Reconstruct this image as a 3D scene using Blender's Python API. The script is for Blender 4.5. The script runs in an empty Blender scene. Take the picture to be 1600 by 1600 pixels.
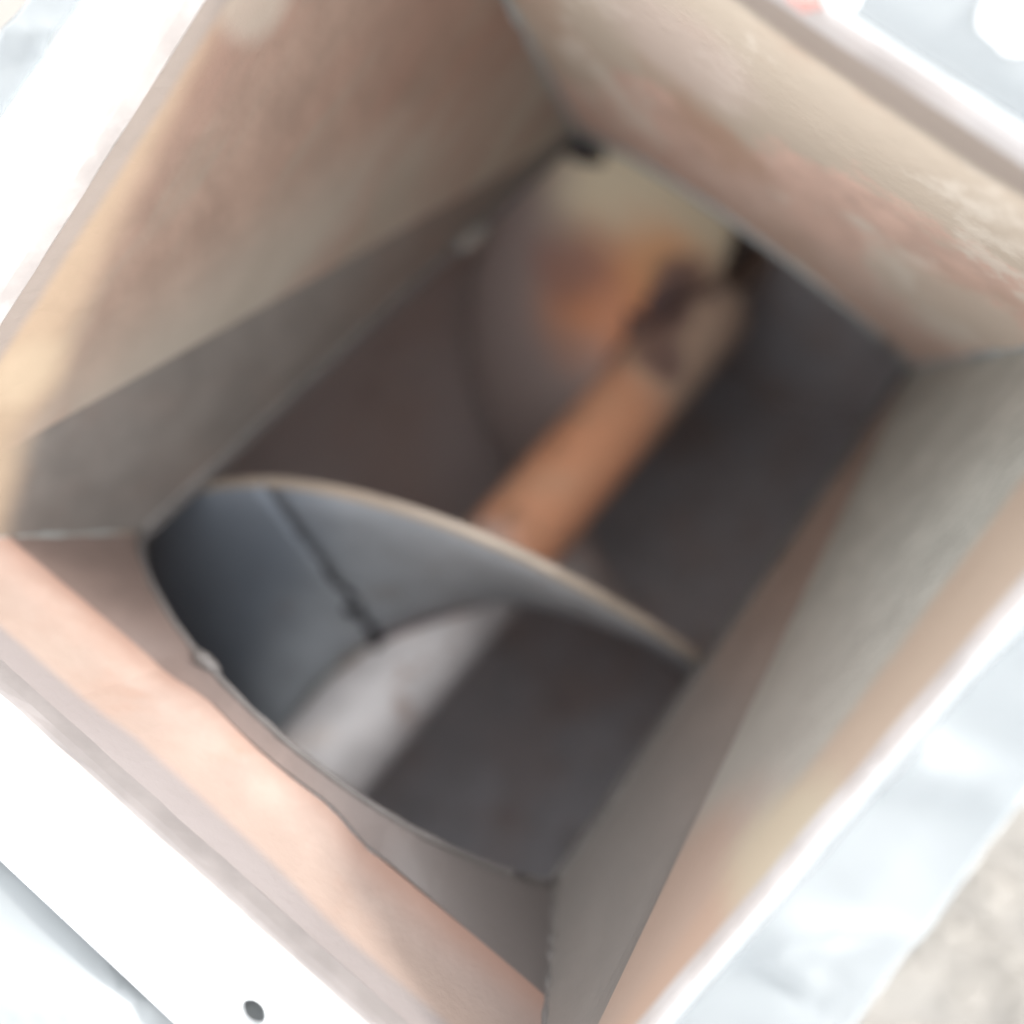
import bpy, bmesh, math, random
from mathutils import Vector, Matrix, noise, geometry
import numpy as np

random.seed(4)
S = 0.1                      # all lengths below are in decimetres
C = bpy.context.scene
rad = math.radians

# ------------------------------------------------------------------ camera
cam = bpy.data.objects.new('camera', bpy.data.cameras.new('camera'))
C.collection.objects.link(cam)
right = Vector((0.7814, 0.5955, -0.1866)); down = Vector((0.6103, -0.7917, 0.0288)); fwd = Vector((-0.1306, -0.1364, -0.9820))
M3 = Matrix((right, -down, -fwd)).transposed()
cam.matrix_world = Matrix.Translation(Vector((0.416, 0.2092, 1.7363)) * S) @ M3.to_4x4()
cam.data.sensor_width = 36
cam.data.lens = 36 * 0.8825
cam.data.clip_start = 0.01
cam.data.clip_end = 400
cam.data.dof.use_dof = True
cam.data.dof.focus_distance = 2.02 * S
cam.data.dof.aperture_fstop = 2.45
C.camera = cam

# ------------------------------------------------------------------ light
SUN_EL, SUN_AZ = rad(11.6), rad(24.0)
W = bpy.data.worlds.new("World"); C.world = W; W.use_nodes = True
nt = W.node_tree; nt.nodes.clear()
sky = nt.nodes.new('ShaderNodeTexSky'); sky.sky_type = 'NISHITA'; sky.sun_disc = False
sky.sun_elevation = SUN_EL; sky.sun_rotation = SUN_AZ
sky.dust_density = 0.2; sky.ozone_density = 1.0; sky.air_density = 1.0
hs = nt.nodes.new('ShaderNodeHueSaturation'); hs.inputs['Saturation'].default_value = 0.04
bg = nt.nodes.new('ShaderNodeBackground'); bg.inputs['Strength'].default_value = 0.15
wo = nt.nodes.new('ShaderNodeOutputWorld')
nt.links.new(sky.outputs[0], hs.inputs['Color']); nt.links.new(hs.outputs[0], bg.inputs[0]); nt.links.new(bg.outputs[0], wo.inputs[0])
sl = bpy.data.lights.new('sun', 'SUN'); sl.energy = 0.5; sl.angle = rad(5.0); sl.color = (1.0, 0.95, 0.88)
so = bpy.data.objects.new('sun', sl); C.collection.objects.link(so)
sd = Vector((math.sin(SUN_AZ) * math.cos(SUN_EL), math.cos(SUN_AZ) * math.cos(SUN_EL), math.sin(SUN_EL)))
so.rotation_euler = sd.to_track_quat('Z', 'Y').to_euler()
C.view_settings.view_transform = 'Standard'; C.view_settings.look = 'None'
C.view_settings.exposure = 3.0
C.view_settings.gamma = 1.0
C.cycles.max_bounces = 12; C.cycles.diffuse_bounces = 8; C.cycles.transparent_max_bounces = 12
C.cycles.sample_clamp_indirect = 6

# ------------------------------------------------------------------ frame of the inclined conveyor (dm)
AL = rad(31.14)
U = Vector((0, math.cos(AL), -math.sin(AL))); V = Vector((0, math.sin(AL), math.cos(AL)))
O = Vector((0.0035, -0.927, -0.816))        # middle of the near edge of the mouth
L = 2.387; B = 0.828; VC = -0.70; R = math.hypot(B, VC); RB = 1.045; RS = 0.192
U0, PITCH = 0.563, 2.094
def P(x, u, v): return O + Vector((x, 0, 0)) + U * u + V * v
def helix(r, th, du=0.0): return P(r * math.sin(th), U0 + PITCH * th / (2 * math.pi) + du, VC + r * math.cos(th))
GZ = -6.0                                     # ground level

# ------------------------------------------------------------------ materials
class Mat:
    def __init__(s, name, base, rough=0.6, metal=0.0, bump=0.25, bscale=9.0):
        s.m = bpy.data.materials.new(name); s.m.use_nodes = True
        s.nt = s.m.node_tree; s.N = s.nt.nodes; s.K = s.nt.links
        s.p = s.N['Principled BSDF']
        tc = s.N.new('ShaderNodeTexCoord'); mp = s.N.new('ShaderNodeMapping'); mp.inputs['Scale'].default_value = (10, 10, 10)
        s.K.new(tc.outputs['Object'], mp.inputs[0]); s.co = mp.outputs[0]
        sx = s.N.new('ShaderNodeSeparateXYZ'); s.K.new(s.co, sx.inputs[0]); s.xyz = sx.outputs
        s.p.inputs['Roughness'].default_value = rough; s.p.inputs['Metallic'].default_value = metal
        s.c = None; s.base = base; s.r = None; s.rough = rough
        # fine tonal grain
        n = s.noise(7, 6, 0.62)
        r = s.N.new('ShaderNodeMix'); r.data_type = 'RGBA'
        r.inputs[6].default_value = (*[c * 0.88 for c in base], 1); r.inputs[7].default_value = (*[min(1, c * 1.09) for c in base], 1)
        s.K.new(s.ramp(n, 0.3, 0.7), r.inputs[0]); s.c = r.outputs[2]
        b = s.N.new('ShaderNodeBump'); b.inputs['Strength'].default_value = bump; b.inputs['Distance'].default_value = 0.002
        s.K.new(s.noise(bscale, 5, 0.6), b.inputs['Height']); s.K.new(b.outputs[0], s.p.inputs['Normal'])
    def noise(s, scale, detail=4, rough=0.55, vec=None, stretch=None):
        n = s.N.new('ShaderNodeTexNoise'); n.inputs['Scale'].default_value = scale
        n.inputs['Detail'].default_value = detail; n.inputs['Roughness'].default_value = rough
        if stretch:
            mp = s.N.new('ShaderNodeMapping'); mp.inputs['Scale'].default_value = stretch
            s.K.new(s.co, mp.inputs[0]); s.K.new(mp.outputs[0], n.inputs['Vector'])
        else: s.K.new(s.co, n.inputs['Vector'])
        return n.outputs[0]
    def ramp(s, v, a, b):
        n = s.N.new('ShaderNodeMapRange'); n.inputs[1].default_value = a; n.inputs[2].default_value = b
        n.interpolation_type = 'SMOOTHSTEP'; s.K.new(v, n.inputs[0]); return n.outputs[0]
    def math(s, op, a, b):
        n = s.N.new('ShaderNodeMath'); n.operation = op
        for i, q in enumerate((a, b)):
            if isinstance(q, (int, float)): n.inputs[i].default_value = q
            else: s.K.new(q, n.inputs[i])
        return n.outputs[0]
    def plane(s, n, c, soft=0.1, amp=0.3, scale=2.5, stretch=None):
        """1 where n.x + c > 0, ragged by noise"""
        v = c
        for k in range(3):
            if n[k]: v = s.math('ADD', s.math('MULTIPLY', s.xyz[k], n[k]), v)
        nz = s.math('MULTIPLY', s.math('SUBTRACT', s.noise(scale, 6, 0.62, stretch=stretch), 0.5), amp * 2)
        return s.ramp(s.math('ADD', v, nz), -soft, soft)
    def spot(s, cen, r, soft=0.1, amp=0.2, scale=3, sq=(1, 1, 1)):
        v = 0.0
        for k in range(3):
            d = s.math('MULTIPLY', s.math('SUBTRACT', s.xyz[k], cen[k]), sq[k]); v = s.math('ADD', s.math('MULTIPLY', d, d), v)
        v = s.math('SUBTRACT', r, s.math('SQRT', v, 0))
        nz = s.math('MULTIPLY', s.math('SUBTRACT', s.noise(scale, 6, 0.62), 0.5), amp * 2)
        return s.ramp(s.math('ADD', v, nz), -soft, soft)
    def blotch(s, scale, a, b, stretch=None, detail=6): return s.ramp(s.noise(scale, detail, 0.62, stretch=stretch), a, b)
    def layer(s, col, mask, amount=1.0, rough=None):
        n = s.N.new('ShaderNodeMix'); n.data_type = 'RGBA'
        s.K.new(s.math('MULTIPLY', mask, amount), n.inputs[0]); s.K.new(s.c, n.inputs[6]); n.inputs[7].default_value = (*col, 1)
        s.c = n.outputs[2]; return s
    def done(s):
        s.K.new(s.c, s.p.inputs['Base Color']); return s.m

m = Mat('far_wall_paint', (0.68, 0.485, 0.40), 0.6)
m.layer((0.66, 0.53, 0.45), m.blotch(0.9, 0.46, 0.62), 0.6)
m.layer((0.56, 0.49, 0.40), m.plane((-0.55, 0, 1), 0.84, 0.07, 0.60, 2.0), 0.9)
m.layer((0.62, 0.555, 0.46), m.spot((.75, 1.07, -1.0), .28, .06, .5, 2.6), 0.7)
m.layer((0.52, 0.37, 0.28), m.blotch(1.5, 0.50, 0.64), 0.5)
m.layer((0.52, 0.35, 0.26), m.spot((-0.16, 1.07, -0.96), 0.18, 0.09, 0.34, 3.2), 0.85)
m.layer((0.72, 0.65, 0.56), m.blotch(2.3, 0.53, 0.62), 0.75)
m.layer((0.68, 0.56, 0.50), m.spot((-.25, 1.05, -.55), .22, .10, .2, 2), 0.6)
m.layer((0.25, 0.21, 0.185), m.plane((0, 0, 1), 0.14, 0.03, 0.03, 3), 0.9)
FAR = m.done()
m = Mat('near_wall_paint', (0.37, 0.285, 0.25), 0.6)
m.layer((0.38, 0.26, 0.215), m.blotch(1.5, 0.44, 0.64), 0.7)
m.layer((0.46, 0.40, 0.355), m.blotch(2.4, 0.52, 0.68), 0.55)
m.layer((0.35, 0.19, 0.135), m.blotch(2.8, 0.55, 0.70), 0.5)
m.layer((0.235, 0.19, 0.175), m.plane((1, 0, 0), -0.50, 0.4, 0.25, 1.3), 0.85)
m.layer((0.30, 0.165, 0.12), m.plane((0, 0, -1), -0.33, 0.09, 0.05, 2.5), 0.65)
m.layer((0.245, 0.185, 0.155), m.plane((0, 0, 1), 0.26, 0.12, 0.10, 1.6), 0.8)  # upper part toned darker to offset the sun on it
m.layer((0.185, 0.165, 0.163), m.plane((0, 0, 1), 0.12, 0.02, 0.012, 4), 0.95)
NEAR = m.done()
m = Mat('near_shelf_shade', (0.15, 0.11, 0.096), 0.5)  # dark tone painted in for the shade below the sunlit strip
m.layer((0.11, 0.10, 0.097), m.plane((1, 0, 0), -0.25, 0.35, 0.2, 1.5), 0.9); SHELF = m.done()
m = Mat('left_wall_steel', (0.285, 0.20, 0.158), 0.5)
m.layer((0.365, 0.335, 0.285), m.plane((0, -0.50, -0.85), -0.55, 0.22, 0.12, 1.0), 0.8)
m.layer((0.30, 0.185, 0.145), m.blotch(1.3, 0.45, 0.66, (1, .5, 2.2)), 0.65)
m.layer((0.27, 0.235, 0.19), m.blotch(2.2, 0.5, 0.66, (1, .35, 2.2)), 0.45)
m.layer((0.37, 0.28, 0.20), m.plane((0, -0.20, 1), 0.17, 0.07, 0.07, 1.6), 0.85)  # sunlit strip painted in tan along the far rim's shadow line
m.layer((0.44, 0.35, 0.255), m.spot((-.982, -.53, -.195), 0.10, 0.06, 0.04, 4), 0.8)  # brighter lit patch painted into the sunlit strip
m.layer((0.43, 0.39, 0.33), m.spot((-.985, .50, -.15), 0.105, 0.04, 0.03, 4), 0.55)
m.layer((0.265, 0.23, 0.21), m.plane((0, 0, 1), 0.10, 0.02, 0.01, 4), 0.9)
LEFT = m.done()
m = Mat('right_wall_primer', (0.345, 0.345, 0.315), 0.5, 0, 0.1)
m.layer((0.33, 0.30, 0.27), m.plane((0, -1, 0), 0.1, 0.5, 0.3, 1), 0.8)
m.layer((0.38, 0.29, 0.225), m.plane((0, 0.18, 1), 0.25, 0.05, 0.04, 2.0), 0.85)  # lit band painted in tan along the top of the wall
m.layer((0.39, 0.265, 0.205), m.spot((1, -0.58, -0.26), 0.34, 0.16, 0.12, 2), 0.7)  # pinker near end of the painted lit band
m.layer((0.42, 0.37, 0.28), m.spot((1, -0.25, -0.12), 0.16, 0.08, 0.10, 3), 0.7)
RIGHT = m.done()
m = Mat('bare_steel_gusset', (0.155, 0.14, 0.128), 0.45)
m.layer((0.175, 0.13, 0.11), m.blotch(1.1, 0.45, 0.68), 0.6)
m.layer((0.33, 0.255, 0.185), m.plane((0, -0.20, 1), 0.19, 0.06, 0.05, 1.6), 0.9)  # sunlit strip of the left wall, painted on across the fold
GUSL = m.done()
m = Mat('brown_steel_gusset', (0.255, 0.19, 0.16), 0.5)
m.layer((0.19, 0.18, 0.17), m.plane((0, -1, 0), -0.1, 0.6, 0.2, 1), 0.85)
GUSR = m.done()
m = Mat('weld_metal', (0.24, 0.25, 0.24), 0.45, 0.0, 0.6, 30)
m.layer((0.24, 0.15, 0.10), m.blotch(5, 0.5, 0.6), 0.6); WELD = m.done()
m = Mat('painted_weld', (0.38, 0.41, 0.41), 0.45, 0, 0.5, 20); WELDP = m.done()
m = Mat('dark_weld', (0.03, 0.024, 0.026), 0.5, 0.2, 0.6, 30); DWELD = m.done()
m = Mat('burnt_weld', (0.17, 0.11, 0.105), 0.6, 0, 0.5, 20); BWELD = m.done()
m = Mat('flange_paint', (0.78, 0.80, 0.81), 0.35, 0, 0.08, 12)
m.layer((0.62, 0.66, 0.69), m.blotch(1.6, 0.52, 0.66), 0.35); FLANGE = m.done()
m = Mat('flange_edge', (0.40, 0.37, 0.36), 0.5, 0, 0.1, 12)
m.layer((0.46, 0.445, 0.445), m.blotch(3, 0.5, 0.6), 0.6); LIP = m.done()
m = Mat('near_flange_edge', (0.17, 0.155, 0.152), 0.5, 0, 0.1, 12); LIPN = m.done()  # darker copy of the flange edge colour, offsets the direct sun here
m = Mat('cut_edge_steel', (0.13, 0.12, 0.115), 0.5); EDGE = m.done()
m = Mat('tube_steel', (0.44, 0.43, 0.45), 0.5, 0.0, 0.15)
m.layer((0.41, 0.325, 0.30), m.blotch(1.2, 0.45, 0.65), 0.8)
m.layer((0.33, 0.26, 0.24), m.plane((-1, 0, 0), -0.2, 0.3, 0.1, 1.5), 0.7)
m.layer((0.24, 0.19, 0.17), m.blotch(4.5, 0.56, 0.66), 0.4); TUBE = m.done()
m = Mat('tube_outer_paint', (0.52, 0.58, 0.60), 0.4, 0, 0.1)
m.layer((0.38, 0.46, 0.50), m.blotch(2.0, 0.5, 0.65), 0.6); TUBEO = m.done()
c0 = P(0, 2.0, VC)
def along(mm, u, sgn=1, soft=0.1, amp=0.1, sc=3):
    n = U * sgn; return mm.plane(tuple(n), -sgn * ((O.dot(U)) + u), soft, amp, sc)
m = Mat('screw_shaft_steel', (0.68, 0.65, 0.65), 0.4, 0.0, 0.12)
m.layer((0.90, 0.44, 0.25), along(m, 0.95, 1, 0.10, 0.15), 0.95)
m.layer((0.68, 0.50, 0.36), m.blotch(1.8, 0.46, 0.62), 0.35)
m.layer((0.66, 0.55, 0.44), along(m, 1.95, 1, 0.12, 0.1), 0.75)
m.layer((0.30, 0.17, 0.12), m.blotch(5, 0.56, 0.64), 0.45)
m.layer((0.80, 0.30, 0.13), m.plane((-1, 0, 0), -0.08, 0.06, 0.06, 3), 0.0)
for c_, r_ in (((-.13, .97, -2.58), .13), ((-.15, .82, -2.50), .12), ((-.19, .70, -2.55), .12), ((-.02, .62, -2.34), .12), ((-.1, .74, -2.45), .12)):
    m.layer((0.24, 0.155, 0.145), m.spot(c_, r_, 0.05, 0.10, 5), 0.85)
SHAFT = m.done()
m = Mat('flight_steel', (0.33, 0.355, 0.385), 0.42, 0.0, 0.12)
m.layer((0.22, 0.19, 0.17), m.blotch(6, 0.56, 0.66), 0.45)
m.layer((0.50, 0.50, 0.50), m.blotch(4, 0.6, 0.7, (1, 3, 1)), 0.35)
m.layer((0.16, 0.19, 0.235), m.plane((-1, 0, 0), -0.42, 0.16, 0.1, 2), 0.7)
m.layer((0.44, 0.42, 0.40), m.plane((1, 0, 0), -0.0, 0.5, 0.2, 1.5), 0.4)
m.layer((0.48, 0.39, 0.36), along(m, 1.2, 1, 0.15, 0.1), 0.9)
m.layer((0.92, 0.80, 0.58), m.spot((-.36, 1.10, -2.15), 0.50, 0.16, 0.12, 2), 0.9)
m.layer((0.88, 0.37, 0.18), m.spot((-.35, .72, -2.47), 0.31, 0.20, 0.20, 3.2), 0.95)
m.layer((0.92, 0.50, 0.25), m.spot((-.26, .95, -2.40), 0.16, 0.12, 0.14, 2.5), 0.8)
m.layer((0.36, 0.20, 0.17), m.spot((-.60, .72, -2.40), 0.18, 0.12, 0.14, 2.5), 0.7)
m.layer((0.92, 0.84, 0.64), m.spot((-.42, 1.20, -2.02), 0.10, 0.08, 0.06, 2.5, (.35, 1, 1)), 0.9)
m.layer((0.24, 0.16, 0.15), m.spot((-.17, .95, -2.46), 0.13, 0.06, 0.10, 5), 0.85)
FLIGHT = m.done()
m = Mat('flight_rim_steel', (0.38, 0.32, 0.265), 0.35, 0.3, 0.1); RIM = m.done()
m = Mat('ground_dirt', (0.33, 0.31, 0.285), 0.9, 0, 0.6, 3)
m.layer((0.28, 0.262, 0.24), m.blotch(1.1, 0.48, 0.62), 0.8)
m.layer((0.32, 0.295, 0.265), m.blotch(0.5, 0.5, 0.7), 0.6); GROUND = m.done()
m = Mat('stone', (0.36, 0.335, 0.305), 0.85, 0, 0.5, 14); STONE = m.done()
m = Mat('red_paint_blob', (0.55, 0.30, 0.27), 0.4); RED = m.done()
m = Mat('cream_paint_drip', (0.40, 0.37, 0.32), 0.35); DRIP = m.done()

def film_mat():
    mt = bpy.data.materials.new('clear_plastic_film'); mt.use_nodes = True; t = mt.node_tree; t.nodes.clear()
    o = t.nodes.new('ShaderNodeOutputMaterial'); a = t.nodes.new('ShaderNodeBsdfTransparent'); a.inputs[0].default_value = (0.93, 0.96, 0.98, 1)
    p = t.nodes.new('ShaderNodeBsdfPrincipled'); p.inputs['Base Color'].default_value = (0.33, 0.35, 0.36, 1); p.inputs['Roughness'].default_value = 0.22
    mx = t.nodes.new('ShaderNodeMixShader'); tc = t.nodes.new('ShaderNodeTexCoord'); n = t.nodes.new('ShaderNodeTexNoise')
    mp = t.nodes.new('ShaderNodeMapping'); mp.inputs['Scale'].default_value = (14, 30, 14); mp.inputs['Rotation'].default_value = (0, 0, 0.4)
    n.inputs['Scale'].default_value = 1.0; n.inputs['Detail'].default_value = 3
    r = t.nodes.new('ShaderNodeMapRange'); r.inputs[1].default_value = 0.35; r.inputs[2].default_value = 0.7; r.inputs[3].default_value = 0.62; r.inputs[4].default_value = 0.95
    t.links.new(tc.outputs['Object'], mp.inputs[0]); t.links.new(mp.outputs[0], n.inputs['Vector']); t.links.new(n.outputs[0], r.inputs[0])
    t.links.new(r.outputs[0], mx.inputs[0]); t.links.new(a.outputs[0], mx.inputs[1]); t.links.new(p.outputs[0], mx.inputs[2]); t.links.new(mx.outputs[0], o.inputs[0])
    return mt
FILM = film_mat()

# ------------------------------------------------------------------ builders
def link(name, bm, mats, parent=None, smooth=False):
    me = bpy.data.meshes.new(name)
    bmesh.ops.recalc_face_normals(bm, faces=bm.faces)
    bm.to_mesh(me); bm.free()
    for v in me.vertices: v.co *= S
    for q in (mats if isinstance(mats, (list, tuple)) else [mats]): me.materials.append(q)
    if smooth:
        for f in me.polygons: f.use_smooth = True
    o = bpy.data.objects.new(name, me); C.collection.objects.link(o)
    if parent: o.parent = parent; o.location = -Vector(parent['org'])
    return o
def root(name, loc, label, cat, group=None):
    o = bpy.data.objects.new(name, None); C.collection.objects.link(o)
    o.location = Vector(loc) * S; o['org'] = list(o.location); o.empty_display_size = 0.02
    o['label'] = label; o['category'] = cat
    if group: o['group'] = group
    return o
def tag(o, label, cat, group=None):
    o['label'] = label; o['category'] = cat
    if group: o['group'] = group
    return o
def grid(bm, fn, nu, nv, closed_u=False):
    vs = [[bm.verts.new(fn(i / nu, j / nv)) for j in range(nv + 1)] for i in range(nu + (0 if closed_u else 1))]
    n = len(vs)
    for i in range(nu):
        for j in range(nv):
            a, b = vs[i], vs[(i + 1) % n]
            bm.faces.new((a[j], b[j], b[j + 1], a[j + 1]))
    return vs
def thicken(o, t, off=1.0):
    md = o.modifiers.new('thickness', 'SOLIDIFY'); md.thickness = t * S; md.offset = off; md.use_even_offset = True
    return md
def sheet(name, fn, nu, nv, away, t, mat, parent, smooth=True, mi=0):
    """closed slab: inner surface fn, outer surface pushed by t along the vector function away"""
    bm = bmesh.new()
    a = grid(bm, fn, nu, nv)
    b = grid(bm, lambda i, j: fn(i, j) + away(i, j) * t, nu, nv)
    for i in range(nu):
        bm.faces.new((a[i][0], a[i + 1][0], b[i + 1][0], b[i][0])); bm.faces.new((a[i][nv], a[i + 1][nv], b[i + 1][nv], b[i][nv]))
    for j in range(nv):
        bm.faces.new((a[0][j], a[0][j + 1], b[0][j + 1], b[0][j])); bm.faces.new((a[nu][j], a[nu][j + 1], b[nu][j + 1], b[nu][j]))
    o = link(name, bm, mat, parent)
    return o
def tube(bm, pts, rads, seg=10, wob=0.0, seed=0):
    rings = []
    for k, (p, r) in enumerate(zip(pts, rads)):
        d = (pts[min(k + 1, len(pts) - 1)] - pts[max(k - 1, 0)]).normalized()
        x = d.orthogonal().normalized(); y = d.cross(x)
        ring = []
        for s in range(seg):
            a = 2 * math.pi * s / seg
            rr = r * (1 + wob * noise.noise(Vector((k * .7, s * .9, seed))))
            ring.append(bm.verts.new(p + (x * math.cos(a) + y * math.sin(a)) * rr))
        rings.append(ring)
    for k in range(len(rings) - 1):
        for s in range(seg):
            bm.faces.new((rings[k][s], rings[k][(s + 1) % seg], rings[k + 1][(s + 1) % seg], rings[k + 1][s]))
    bm.faces.new(rings[0]); bm.faces.new(rings[-1])
def bead(name, a, b, r, mat, parent, n=40, seed=1, wob=0.5, side=None):
    bm = bmesh.new(); pts = []; rr = []
    for k in range(n + 1):
        t = k / n; p = a.lerp(b, t)
        q = Vector((noise.noise(Vector((t * 9, seed, 1))), noise.noise(Vector((t * 9, seed, 5))), noise.noise(Vector((t * 9, seed, 9)))))
        pts.append(p + q * r * 0.7); rr.append(r * (1 + wob * noise.noise(Vector((t * n * .45, seed, 3)))) * (0.3 if k in (0, n) else 1))
    tube(bm, pts, rr, 8, wob * .5, seed)
    return link(name, bm, mat, parent, True)
def blob(name, cen, axes, mat, parent=None, seed=0, sub=3, amp=0.25):
    bm = bmesh.new(); bmesh.ops.create_icosphere(bm, subdivisions=sub, radius=1)
    for v in bm.verts:
        v.co *= 1 + amp * noise.noise(v.co * 1.6 + Vector((seed, 0, 0)))
        v.co = Vector(cen) + axes[0] * v.co.x + axes[1] * v.co.y + axes[2] * v.co.z
    return link(name, bm, mat, parent, True)

# ------------------------------------------------------------------ ground
bm = bmesh.new()
def gfn(i, j):
    r = 2.5 * (10 ** (i * 3.1)) if i > 0 else 0.0
    a = 2 * math.pi * j
    x, y = r * math.cos(a), r * math.sin(a)
    z = GZ + (0.06 * noise.noise(Vector((x * .9, y * .9, 0))) if r < 40 else 0) - 0.03
    return Vector((x, y, z))
grid(bm, gfn, 46, 96)
bmesh.ops.remove_doubles(bm, verts=bm.verts, dist=1e-5)
g = link('ground', bm, GROUND, None, True); g['kind'] = 'structure'
bm = bmesh.new()
rs = random.Random(8)
for k in range(2600):
    x, y = rs.uniform(0.5, 9), rs.uniform(-9, 6)
    s = rs.uniform(0.04, 0.12) * (1.6 if rs.random() < .06 else 1)
    mtx = Matrix.Translation((x, y, GZ + s * .25)) @ Matrix.Rotation(rs.uniform(0, 6.3), 4, 'Z') @ Matrix.Rotation(rs.uniform(-.5, .5), 4, 'X') @ Matrix.Diagonal((s, s * rs.uniform(.6, .95), s * rs.uniform(.4, .7), 1))
    r_ = bmesh.ops.create_icosphere(bm, subdivisions=1, radius=1, matrix=mtx)
    for v in r_['verts']: v.co += Vector((rs.uniform(-1, 1), rs.uniform(-1, 1), rs.uniform(-1, 1))) * s * .16
g = link('gravel', bm, STONE); g['kind'] = 'stuff'; g['label'] = 'loose pale stones and grit on the beige ground below the flange'; g['category'] = 'gravel'

# ------------------------------------------------------------------ inlet hopper, flange and tube housing (one welded thing)
H = root('screw_conveyor_inlet', (0, 1.0, GZ), 'rusty square steel inlet hopper with white bolted flange, welded to an inclined tube', 'hopper')
AX, AY = 1.0, 1.027
tW, tN, tE, tS = Vector((-AX, -AY, 0)), Vector((-AX, AY, 0)), Vector((AX, AY, 0)), Vector((AX, -AY, 0))
def arc(x, end):
    sag = math.sqrt(R * R - x * x) + VC
    f = sag / (R + VC)
    return P(x, (-0.21 * f) if end == 0 else (L - 0.30 * f), sag)
bw, bs = arc(-B, 0), arc(B, 0); bn, be = arc(-B, 1), arc(B, 1)
T = 0.035
def wallfn(a, b, end):
    def f(i, j):
        x = -B + 2 * B * i
        top = a.lerp(b, i); bot = arc(x, end)
        return top.lerp(bot, j)
    return f
def dent(p, amp, seed): return amp * noise.noise(p * 1.1 + Vector((seed, 0, 0)))
def mk(fn, away, seed):
    return lambda i, j: fn(i, j) + away * dent(fn(i, j), 0.018, seed) * (4 * i * (1 - i)) ** .5
ya = Vector((0, 1, 0)); xa = Vector((1, 0, 0))
sheet('wall_panel', mk(wallfn(tN, tE, 1), ya, 1), 36, 24, lambda i, j: ya, T, FAR, H)['label'] = 'far wall panel with patchy cream paint over rust'
fW, fS = tW.lerp(bw, .48), Vector((.915, -.976, -.42))
fS = tS.lerp(bs, .50)
def near_foot(i):
    q = fW.lerp(fS, i); x = q.x
    a_, b_ = tW.lerp(tS, i), q
    # where the plane of the near wall meets the roof of the tube
    if abs(x) < R:
        nrm = (tS - tW).cross(fW - tW).normalized()
        w = P(x, 0, VC + math.sqrt(R * R - x * x) + .014)
        w = w + U * ((tW - w).dot(nrm) / U.dot(nrm))
        if w.z > q.z:
            m_ = a_.lerp(b_, (w.z - a_.z) / (b_.z - a_.z)); e_ = arc(-B + 2 * B * i, 0)
            return m_.lerp(e_ + V * .012, .55 * (lambda k_: k_ * k_ * (3 - 2 * k_))(min(1, (w.z - q.z) / .07)))
    return q
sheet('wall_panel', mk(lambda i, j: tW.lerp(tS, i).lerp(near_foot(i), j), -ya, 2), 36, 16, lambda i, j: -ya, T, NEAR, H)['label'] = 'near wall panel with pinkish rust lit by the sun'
dn = Vector((0, -.75, -.66))
sheet('shade_sill_panel', lambda i, j: near_foot(i).lerp(arc(-B + 2 * B * i, 0) + V * .008, j), 48, 8, lambda i, j: dn, .006, SHELF, H)['label'] = 'brown strip painted dark as shade between the near wall panel and the tube mouth'
def tri(a, b, c, away, seed, name, mat, lab):
    # triangle a (apex) b c as a closed slab
    bm = bmesh.new(); n = 22; top = {}; bot = {}
    for i in range(n + 1):
        for j in range(i + 1):
            t = i / n; s = (j / i) if i else 0
            p = a.lerp(b.lerp(c, s), t)
            edge = min(t, 1) * (1 - t) * s * (1 - s) * 8
            q = p + away * dent(p, 0.02, seed) * min(1, edge * 3)
            top[i, j] = bm.verts.new(q); bot[i, j] = bm.verts.new(q + away * T)
    for i in range(n):
        for j in range(i + 1):
            for d in (top, bot):
                bm.faces.new((d[i, j], d[i + 1, j], d[i + 1, j + 1]))
                if j < i: bm.faces.new((d[i, j], d[i + 1, j + 1], d[i, j + 1]))
    for k in range(n):
        bm.faces.new((top[n, k], top[n, k + 1], bot[n, k + 1], bot[n, k]))
        bm.faces.new((top[k, 0], top[k + 1, 0], bot[k + 1, 0], bot[k, 0]))
        bm.faces.new((top[k, k], top[k + 1, k + 1], bot[k + 1, k + 1], bot[k, k]))
    o = link(name, bm, mat, H); o['label'] = lab
tri(bn, tN, tW, -xa, 3, 'wall_panel', LEFT, 'left upper wall panel, taupe brown with a sunlit strip painted in tan')
tri(tW, bn, bw, -xa, 4, 'gusset_panel', GUSL, 'dark lower triangle of the left wall below the fold, a lit tan strip painted along its top')
tri(be, tE, tS, xa, 5, 'wall_panel', RIGHT, 'right upper wall panel, smooth grey with a lit tan band painted at its top')
tri(tS, be, bs, xa, 6, 'gusset_panel', GUSR, 'dark brown lower triangle of the right wall below the fold')
for k, (a, b, r) in enumerate(((tW, bw, .011), (tN, bn, .018), (tE, be, .015), (tS, bs, .014))):
    bead('corner_weld', a + Vector((0, 0, -.05)), b, r, (WELD, WELDP, WELDP, EDGE)[k], H, 60, k + 3, .6)
# bead round the mouth of the tube
def poly_bead(name, pts, r, mat, parent, seed, wob=.6):
    bm = bmesh.new(); n = len(pts)
    rr = [r * (1 + wob * noise.noise(Vector((k * .5, seed, 3)))) for k in range(n)]
    tube(bm, [p + Vector((0, 0, .4 * r * noise.noise(Vector((k * .8, seed, 7))))) for k, p in enumerate(pts)], rr, 8, .4, seed)
    return link(name, bm, mat, parent, True)
N_ = 48
poly_bead('mouth_weld', [arc(-B + 2 * B * k / N_, 1) + Vector((0, -.008, 0)) for k in range(N_ + 1)], .015, WELDP, H, 31, .5)
poly_bead('mouth_weld', [arc(-B + 2 * B * k / N_, 0) + Vector((0, .010, 0)) for k in range(N_ + 1)], .009, EDGE, H, 32)
poly_bead('mouth_weld', [bw.lerp(bn, k / N_) for k in range(N_ + 1)], .010, EDGE, H, 33)
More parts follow.
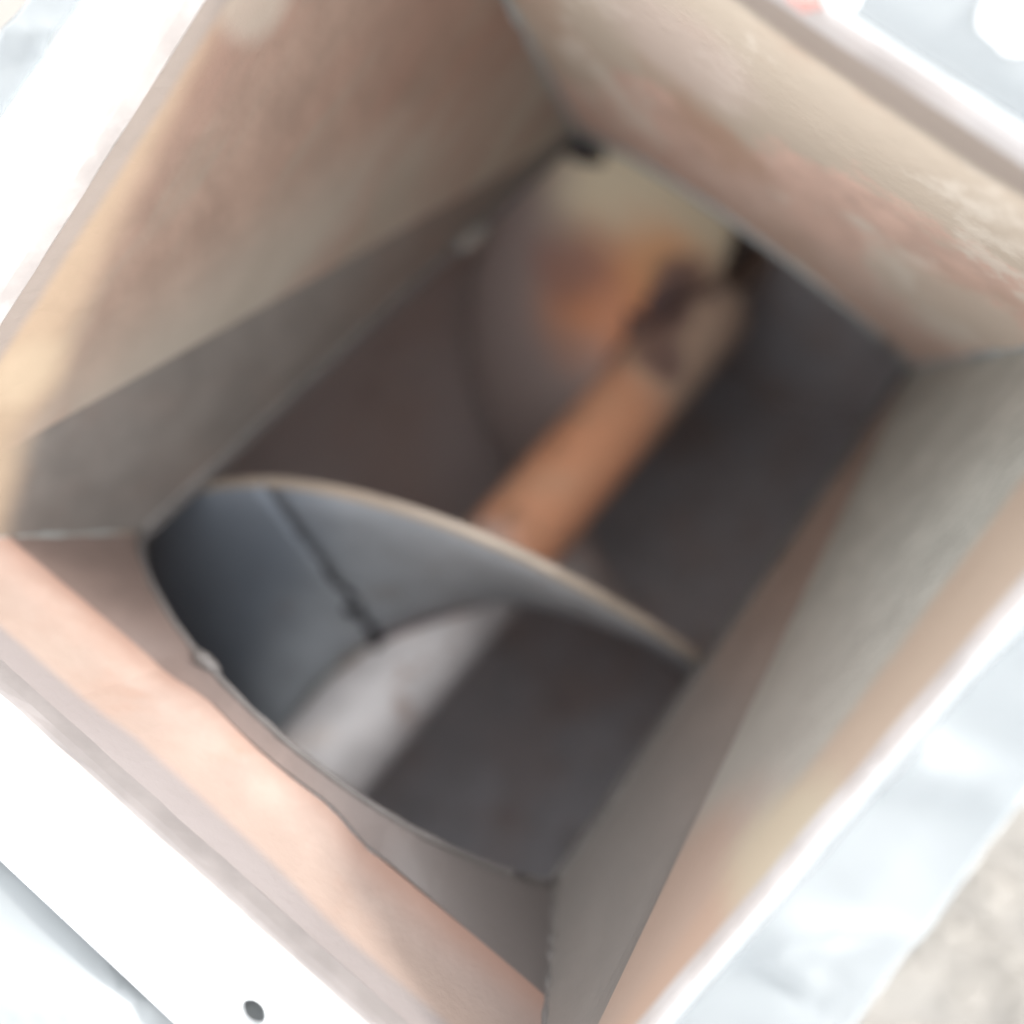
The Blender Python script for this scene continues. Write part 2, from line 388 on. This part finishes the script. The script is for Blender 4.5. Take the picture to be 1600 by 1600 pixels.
poly_bead('mouth_weld', [bs.lerp(be, k / N_) for k in range(N_ + 1)], .007, EDGE, H, 34)
blob('spatter_gap_blob', bw.lerp(bn, .69) + Vector((.03, 0, 0)), (Vector((.035, 0, 0)), Vector((0, .075, -.04)), Vector((0, 0, .03))), WELD, H, 3)
blob('spatter_gap_blob', arc(-.28, 0) + Vector((0, .012, 0)), (Vector((.045, 0, 0)), Vector((0, .022, 0)), Vector((0, 0, .022))), EDGE, H, 5)

blob('spatter_gap_blob', bn + Vector((.05, -.03, .0)), (Vector((.11, 0, 0)), Vector((0, .07, 0)), Vector((0, 0, .02))), DWELD, H, 8)  # dark blob added for the shadowy gap at this corner
# tube housing with the mouth cut out; drawn as inner + outer skins
TB = math.asin(B / R)
UA, UB_ = -4.2, 3.15
def tube_housing():
    bm = bmesh.new()
    T2 = 0.030; RG = globals()['R']; R = RG - T2
    def pt(th, u, r): return P(r * math.sin(th), u, VC + r * math.cos(th))
    def skin(r, mi):
        n = 96
        for i in range(n):
            t0, t1 = TB + (2 * math.pi - 2 * TB) * i / n, TB + (2 * math.pi - 2 * TB) * (i + 1) / n
            us = [UA, -1.5, -.5, 0, 0.6, 1.2, 1.8, L, UB_]
            for a, b in zip(us, us[1:]):
                f = bm.faces.new([bm.verts.new(pt(*q, r)) for q in ((t0, a), (t1, a), (t1, b), (t0, b))]); f.material_index = mi
        n = 36
        for i in range(n):
            t0, t1 = -TB + 2 * TB * i / n, -TB + 2 * TB * (i + 1) / n
            def cut(th, end):
                x = RG * math.sin(th); sag = math.sqrt(max(0, RG * RG - x * x)) + VC; f = max(0, sag / (RG + VC))
                return (-.21 * f) if end == 0 else (L - .30 * f)
            for end, far in ((0, UA), (1, UB_)):
                c0_, c1_ = cut(t0, end), cut(t1, end)
                for k in range(4):
                    q = lambda c, s: c + (far - c) * s / 4
                    f = bm.faces.new([bm.verts.new(pt(*w, r)) for w in ((t0, q(c0_, k)), (t1, q(c1_, k)), (t1, q(c1_, k + 1)), (t0, q(c0_, k + 1)))]); f.material_index = mi
                # cut edge
                if r == R:
                    f = bm.faces.new([bm.verts.new(w) for w in (pt(t0, c0_, R), pt(t1, c1_, R), pt(t1, c1_, R + T2), pt(t0, c0_, R + T2))]); f.material_index = 2
        if r == R:
            for th in (TB, -TB):
                f = bm.faces.new([bm.verts.new(w) for w in (pt(th, 0, R), pt(th, L, R), pt(th, L, R + T2), pt(th, 0, R + T2))]); f.material_index = 2
    skin(R, 0); skin(R + T2, 1)
    bmesh.ops.remove_doubles(bm, verts=bm.verts, dist=1e-4)
    return link('tube_housing', bm, [TUBE, TUBEO, EDGE], H, True)
tube_housing()
for u in (UA, UB_):
    bm = bmesh.new(); tube(bm, [P(0, u - .06, VC), P(0, u + .06, VC)], [R + .22, R + .22], 64)
    link('end_plate', bm, TUBE, H)
# support legs: angle irons down to the ground
def box(bm, c, d, mtx=None):
    r_ = bmesh.ops.create_cube(bm, size=1, matrix=Matrix.Translation(c) @ (mtx or Matrix.Identity(4)) @ Matrix.Diagonal((*d, 1)))
for sx in (-1, 1):
    a = P(0, -3.4, VC); bm = bmesh.new()
    top = a.z - .2
    box(bm, Vector((sx * 1.16, a.y, (top + GZ) / 2)), (.04, .4, top - GZ)); box(bm, Vector((sx * 1.16 + sx * .2, a.y + .18, (top + GZ) / 2)), (.36, .04, top - GZ))
    box(bm, Vector((sx * 1.25, a.y, GZ + .02)), (.8, .8, .06))
    link('leg', bm, TUBEO, H)
for sx in (-1, 1):
    a = P(0, 3.15, VC); bm = bmesh.new(); box(bm, Vector((sx * .8, a.y, (a.z - .5 + GZ) / 2)), (.4, .05, a.z - .5 - GZ)); box(bm, Vector((sx * .8, a.y, GZ + .02)), (.7, .7, .06))
    link('leg', bm, TUBEO, H)

# flange: four mitred bars, bolt holes really cut through
def plate(name, outline, holes, z1, z0, mats, parent, bevel=.012):
    vs = []; ed = []
    def loop(pts):
        s = len(vs); vs.extend(Vector(p) for p in pts); n = len(pts)
        ed.extend((s + k, s + (k + 1) % n) for k in range(n)); return range(s, s + n)
    lo = loop(outline); hl = []
    for (cx, cy, r) in holes: hl.append(loop([(cx + r * math.cos(2 * math.pi * k / 28), cy + r * math.sin(2 * math.pi * k / 28)) for k in range(28)]))
    v2, e2, f2, *_ = geometry.delaunay_2d_cdt(vs, ed, [], 1, 1e-6)
    bm = bmesh.new(); tv = [bm.verts.new((v.x, v.y, z1)) for v in v2]; bv = [bm.verts.new((v.x, v.y, z0)) for v in v2]
    from collections import Counter
    cnt = Counter()
    for f in f2:
        c = sum((v2[i] for i in f), Vector((0, 0))) / len(f)
        if any((c.x - h[0]) ** 2 + (c.y - h[1]) ** 2 < (h[2] * .995) ** 2 for h in holes): continue
        bm.faces.new([tv[i] for i in f]); bm.faces.new([bv[i] for i in reversed(f)])
        for k in range(len(f)): cnt[frozenset((f[k], f[(k + 1) % len(f)]))] += 1
    for e, n in cnt.items():
        if n == 1:
            a, b = tuple(e); bm.faces.new((tv[a], tv[b], bv[b], bv[a]))
    bmesh.ops.recalc_face_normals(bm, faces=bm.faces)
    bmesh.ops.dissolve_limit(bm, angle_limit=.01, verts=bm.verts, edges=bm.edges)
    es = [e for e in bm.edges if len(e.link_faces) == 2 and e.calc_face_angle() > 1.0 and all(abs(v.co.z - z1) < 1e-5 for v in e.verts)]
    bmesh.ops.bevel(bm, geom=es, offset=bevel, segments=3, affect='EDGES', clamp_overlap=True)
    for f in bm.faces:
        c = f.calc_center_median()
        if len(holes) and abs(f.normal.z) < .3 and abs(abs(c.x) - AX) < .03 and abs(c.y) < AY + .02: f.material_index = 1
        if len(holes) and abs(f.normal.z) < .3 and abs(abs(c.y) - AY) < .03 and abs(c.x) < AX + .02: f.material_index = 1
    return link(name, bm, [mats, LIP], parent)
FO, FX, HC, HR = 1.315, 1.212, 1.175, 0.030
I = .004
ins = Vector((AX, AY))
def bar(side):
    g = .006
    if side == 'near': out = [(-FX, -FO), (FX, -FO), (AX, -AY), (-AX, -AY)]; hs_ = [(-.46, -1.178), (.385, -1.178)]
    if side == 'far': out = [(-AX, AY), (AX, AY), (FX, FO), (-FX, FO)]; hs_ = [(-.37, 1.165), (.38, 1.165)]
    if side == 'left': out = [(-FX, -FO), (-AX, -AY), (-AX, AY), (-FX, FO)]; hs_ = [(-1.175, -.37), (-1.175, .37)]
    if side == 'right': out = [(AX, -AY), (FX, -FO), (FX, FO), (AX, AY)]; hs_ = [(1.165, -.352), (1.165, .37)]
    c = sum((Vector(p) for p in out), Vector((0, 0))) / 4
    out = [tuple(Vector(p) + (c - Vector(p)).normalized() * g * .3) for p in out]
    return plate('flange_bar', out, [(x, y, HR) for x, y in hs_], 0.045, 0.018, FLANGE, H)
for sd_ in ('near', 'far', 'left', 'right'): bar(sd_)
# inner leg of the angle, the band just under the flange edge
def lipband(a, b, inward, depth, mat=None):
    bm = bmesh.new(); t = .016
    def q(i, zz, off): p = a.lerp(b, i); return Vector((p.x, p.y, zz)) + inward * off
    prof = [(0.040, -.004), (0.030, .006), (0.010, .010), (-depth, .012), (-depth - .012, .004), (-depth, -.002)]
    n = 30; rows = []
    for i in range(n + 1):
        rows.append([bm.verts.new(q(i / n, z + .004 * noise.noise(Vector((i * .6, k, 2))), o_ + .003 * noise.noise(Vector((i * .5, k, 9))))) for k, (z, o_) in enumerate(prof)])
    for i in range(n):
        for k in range(len(prof)): bm.faces.new((rows[i][k], rows[i + 1][k], rows[i + 1][(k + 1) % len(prof)], rows[i][(k + 1) % len(prof)]))
    bm.faces.new(rows[0]); bm.faces.new(rows[-1])
    link('flange_lip', bm, mat or LIP, H)
lipband(tW, tN, xa, .035); lipband(tW, tS, ya, .035, LIPN); lipband(tN, tE, -ya, .02); lipband(tE, tS, -xa, .02)
# weld blobs on the rim
blob('weld_blob', (0.055, 1.03, .05), (Vector((.035, 0, 0)), Vector((0, .035, 0)), Vector((0, 0, .03))), RED, H, 2)
blob('weld_blob', (0.105, 1.055, .055), (Vector((.035, 0, 0)), Vector((0, .035, 0)), Vector((0, 0, .03))), FLANGE, H, 7)

# ------------------------------------------------------------------ the screw (turns inside the tube: a thing of its own)
SC = root('conveyor_screw', tuple(P(0, 3.0, VC)), 'rusty steel screw with helical blades on a round shaft inside the tube', 'auger')
bm = bmesh.new()
us = [UA + .08 + k * .15 for k in range(int((2.60 - UA) / .15))] + [2.62, 2.66, 2.685, 2.69, 3.08]
tube(bm, [P(0, u, VC) for u in us], [RS] * (len(us) - 4) + [RS - .01, RS - .035, .09, .09], 56); link('shaft', bm, SHAFT, SC, True)
TJ = -0.62                                    # angle of the joint between two flights
def flight(k):
    bm = bmesh.new(); n = 84; gap = .0012
    a0, a1 = TJ + 2 * math.pi * k + gap, (TJ + 2 * math.pi * (k + 1) - gap if k < 0 else 6.13)
    t = .045
    rads = [RS - .01, .32, .45, .6, .75, .9, RB - .012, RB]
    def f(i, j, off):
        th = a0 + (a1 - a0) * i
        skew = 0.001 * math.exp(-((i) * 14)) - 0.001 * math.exp(-((1 - i) * 14))
        r = rads[j]; r += (.006 * noise.noise(Vector((th * 3, k, 0)))) if j >= 6 else 0
        w = .008 * noise.noise(Vector((th * 1.5, r * 2, 4)))
        o_ = off * (0.6 if j == len(rads) - 1 else 1)
        return helix(r, th, o_ + skew + w)
    A = [[bm.verts.new(f(i / n, j, -t / 2)) for j in range(len(rads))] for i in range(n + 1)]
    Bv = [[bm.verts.new(f(i / n, j, t / 2)) for j in range(len(rads))] for i in range(n + 1)]
    m_ = len(rads) - 1
    for i in range(n):
        for j in range(m_):
            q = bm.faces.new((A[i][j], A[i + 1][j], A[i + 1][j + 1], A[i][j + 1])); q2 = bm.faces.new((Bv[i][j], Bv[i + 1][j], Bv[i + 1][j + 1], Bv[i][j + 1]))
            q.smooth = q2.smooth = j < m_ - 1
            if j == m_ - 1: q.material_index = q2.material_index = 1
        q = bm.faces.new((A[i][m_], A[i + 1][m_], Bv[i + 1][m_], Bv[i][m_])); q.material_index = 1
        bm.faces.new((A[i][0], A[i + 1][0], Bv[i + 1][0], Bv[i][0]))
    for j in range(m_):
        for i in (0, n): bm.faces.new((A[i][j], A[i][j + 1], Bv[i][j + 1], Bv[i][j]))
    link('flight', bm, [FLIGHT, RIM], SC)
    # joint weld: lumpy, broken
    pts = []; rr = []
    for q in range(44):
        s = q / 43; r = RS + (RB * .93 - RS) * s
        pts.append(helix(r, TJ + 2 * math.pi * k + .10 * noise.noise(Vector((s * 9, k, 2))), -.022))
        rr.append((.021 * (1 - s) ** 1.3 + .001) * (1 + 1.9 * noise.noise(Vector((s * 17, k, 5)))))
    bm = bmesh.new(); tube(bm, pts, rr, 8, .5, k); link('joint_weld', bm, DWELD, SC, True)
    # root weld along the shaft
    pts = [helix(RS + .012, a0 + (a1 - a0) * q / 70, -.02) for q in range(71)]
    rr = [.014 * (1 + .9 * noise.noise(Vector((q * .55, k, 8)))) for q in range(71)]
    bm = bmesh.new(); tube(bm, pts, rr, 7, .5, k + 40); link('root_weld', bm, BWELD if k == 0 else WELD, SC, True)
for k in range(-2, 1): flight(k)
lump = [Vector(q) for q in ((-.15, .95, -2.45), (-.18, .88, -2.47), (-.20, .78, -2.50), (-.205, .70, -2.51), (-.20, .58, -2.47))]
pts = [lump[i].lerp(lump[i + 1], t / 5) for i in range(len(lump) - 1) for t in range(5)]
bm = bmesh.new(); tube(bm, pts, [max(.012, .050 * (1 + 1.6 * noise.noise(Vector((q * .33, 3, 1))))) * (1 if 2 < q < 17 else .6) for q in range(len(pts))], 9, .6, 77); link('weld_lump', bm, BWELD, SC, True)

# ------------------------------------------------------------------ stretch film over the flange and over the tube
def film(name, fn, nu, nv, lab, grp='sheets of plastic film on the machine'):
    bm = bmesh.new(); grid(bm, fn, nu, nv); o = link(name, bm, FILM, None, True); thicken(o, .004, 1); return tag(o, lab, 'plastic film', grp)
def wr(x, y, f=2.2, a=.05, sd_=0):
    q = Vector((x * f * .5 + y * .9, y * f - x * 1.2, sd_)); n = noise.noise(q) ; m2 = 1 - abs(noise.noise(q * 1.9 + Vector((3, 1, 0)))) * 2.2
    return a * n + a * .8 * max(0, m2) ** 3
def right_film(i, j):
    y = -.80 + 2.16 * i; x = 1.012 + .012 * noise.noise(Vector((y * 2.3, 2, 0))) + j * .28
    y += .10 * noise.noise(Vector((x * 5, 1, 3))) * (1 - i)
    z = .050 + abs(wr(x, y, 2.4, .035, 4))
    ed = 1.222 - .08 * (y + .1) + .008 * noise.noise(Vector((y * 4, 0, 1)))
    z = .050 + (z - .050) * max(0.15, min(1, (ed + .01 - x) * 8))
    if x > ed: z -= (x - ed) * .9; x = ed + (x - ed) * .05
    return Vector((x, y, z))
film('plastic_film', right_film, 90, 30, 'wrinkled clear plastic film lying over the right flange bar')
def far_film(i, j):
    x = -1.0 + 2.0 * i; y = 1.036 + .006 * noise.noise(Vector((x * 1.3, 7, 0))) + j * .40
    z = .050 + abs(wr(y, x, 2.2, .028, 9)) * min(1, j * 8)
    if y > 1.33: z -= (y - 1.33) * 2.6; y = 1.33 + (y - 1.33) * .25
    return Vector((x, y, z))
film('plastic_film', far_film, 80, 26, 'smooth bluish plastic film stretched over the far flange bar')
def left_film(i, j):
    y = -1.2 + 2.4 * i; x = -1.17 + .05 * noise.noise(Vector((y * 1.1, 5, 0))) - j * .32
    z = .050 + abs(wr(x, y, 2.0, .03, 14))
    if x < -1.26: z -= (-1.26 - x) * 1.5; x = -1.26 + (x + 1.26) * .1
    return Vector((x, y, z))
film('plastic_film', left_film, 80, 26, 'clear plastic film folded over the outer edge of the left flange bar')
def tube_film(i, j):
    th = -1.9 + 3.8 * i; u = -.62 - 2.6 * j
    r = R + .075 + abs(.05 * noise.noise(Vector((th * 2.2 + u * 1.2, u * 1.7, 3)))) + .05 * max(0, 1 - abs(noise.noise(Vector((th * 2.0 - u * 2.2, u * .9 + th, 8)))) * 3.5) ** 2
    return P(r * math.sin(th), u, VC + r * math.cos(th))
film('plastic_film', tube_film, 110, 90, 'creased bluish plastic film wrapped round the tube in front of the near flange bar')

# round white plug added for the brightness of the far flange's bolt hole
PL = root('bright_hole_disc', (.375, 1.165, .05), 'round white plastic plug standing in for the bright bolt hole of the far flange bar', 'disc')
def lathe(name, prof, cen, mat, parent, n=40):
    bm = bmesh.new(); rings = [[bm.verts.new(Vector(cen) + Vector((r_ * math.cos(2 * math.pi * k / n), r_ * math.sin(2 * math.pi * k / n), z))) for k in range(n)] for r_, z in prof]
    for a, b in zip(rings, rings[1:]):
        for k in range(n): bm.faces.new((a[k], a[(k + 1) % n], b[(k + 1) % n], b[k]))
    bm.faces.new(rings[0]); bm.faces.new(rings[-1]); return link(name, bm, mat, parent, True)
m = Mat('bright_hole_white', (0.88, 0.88, 0.86), 0.25, 0, 0.02); WP = m.done()
lathe('bright_hole_cap', [(.030, .055), (.058, .056), (.062, .066), (.055, .082), (.036, .092), (.004, .095)], (.375, 1.165, .0), WP, PL)
lathe('bright_hole_stem', [(.026, -.03), (.027, .0), (.028, .052)], (.375, 1.165, 0), WP, PL)
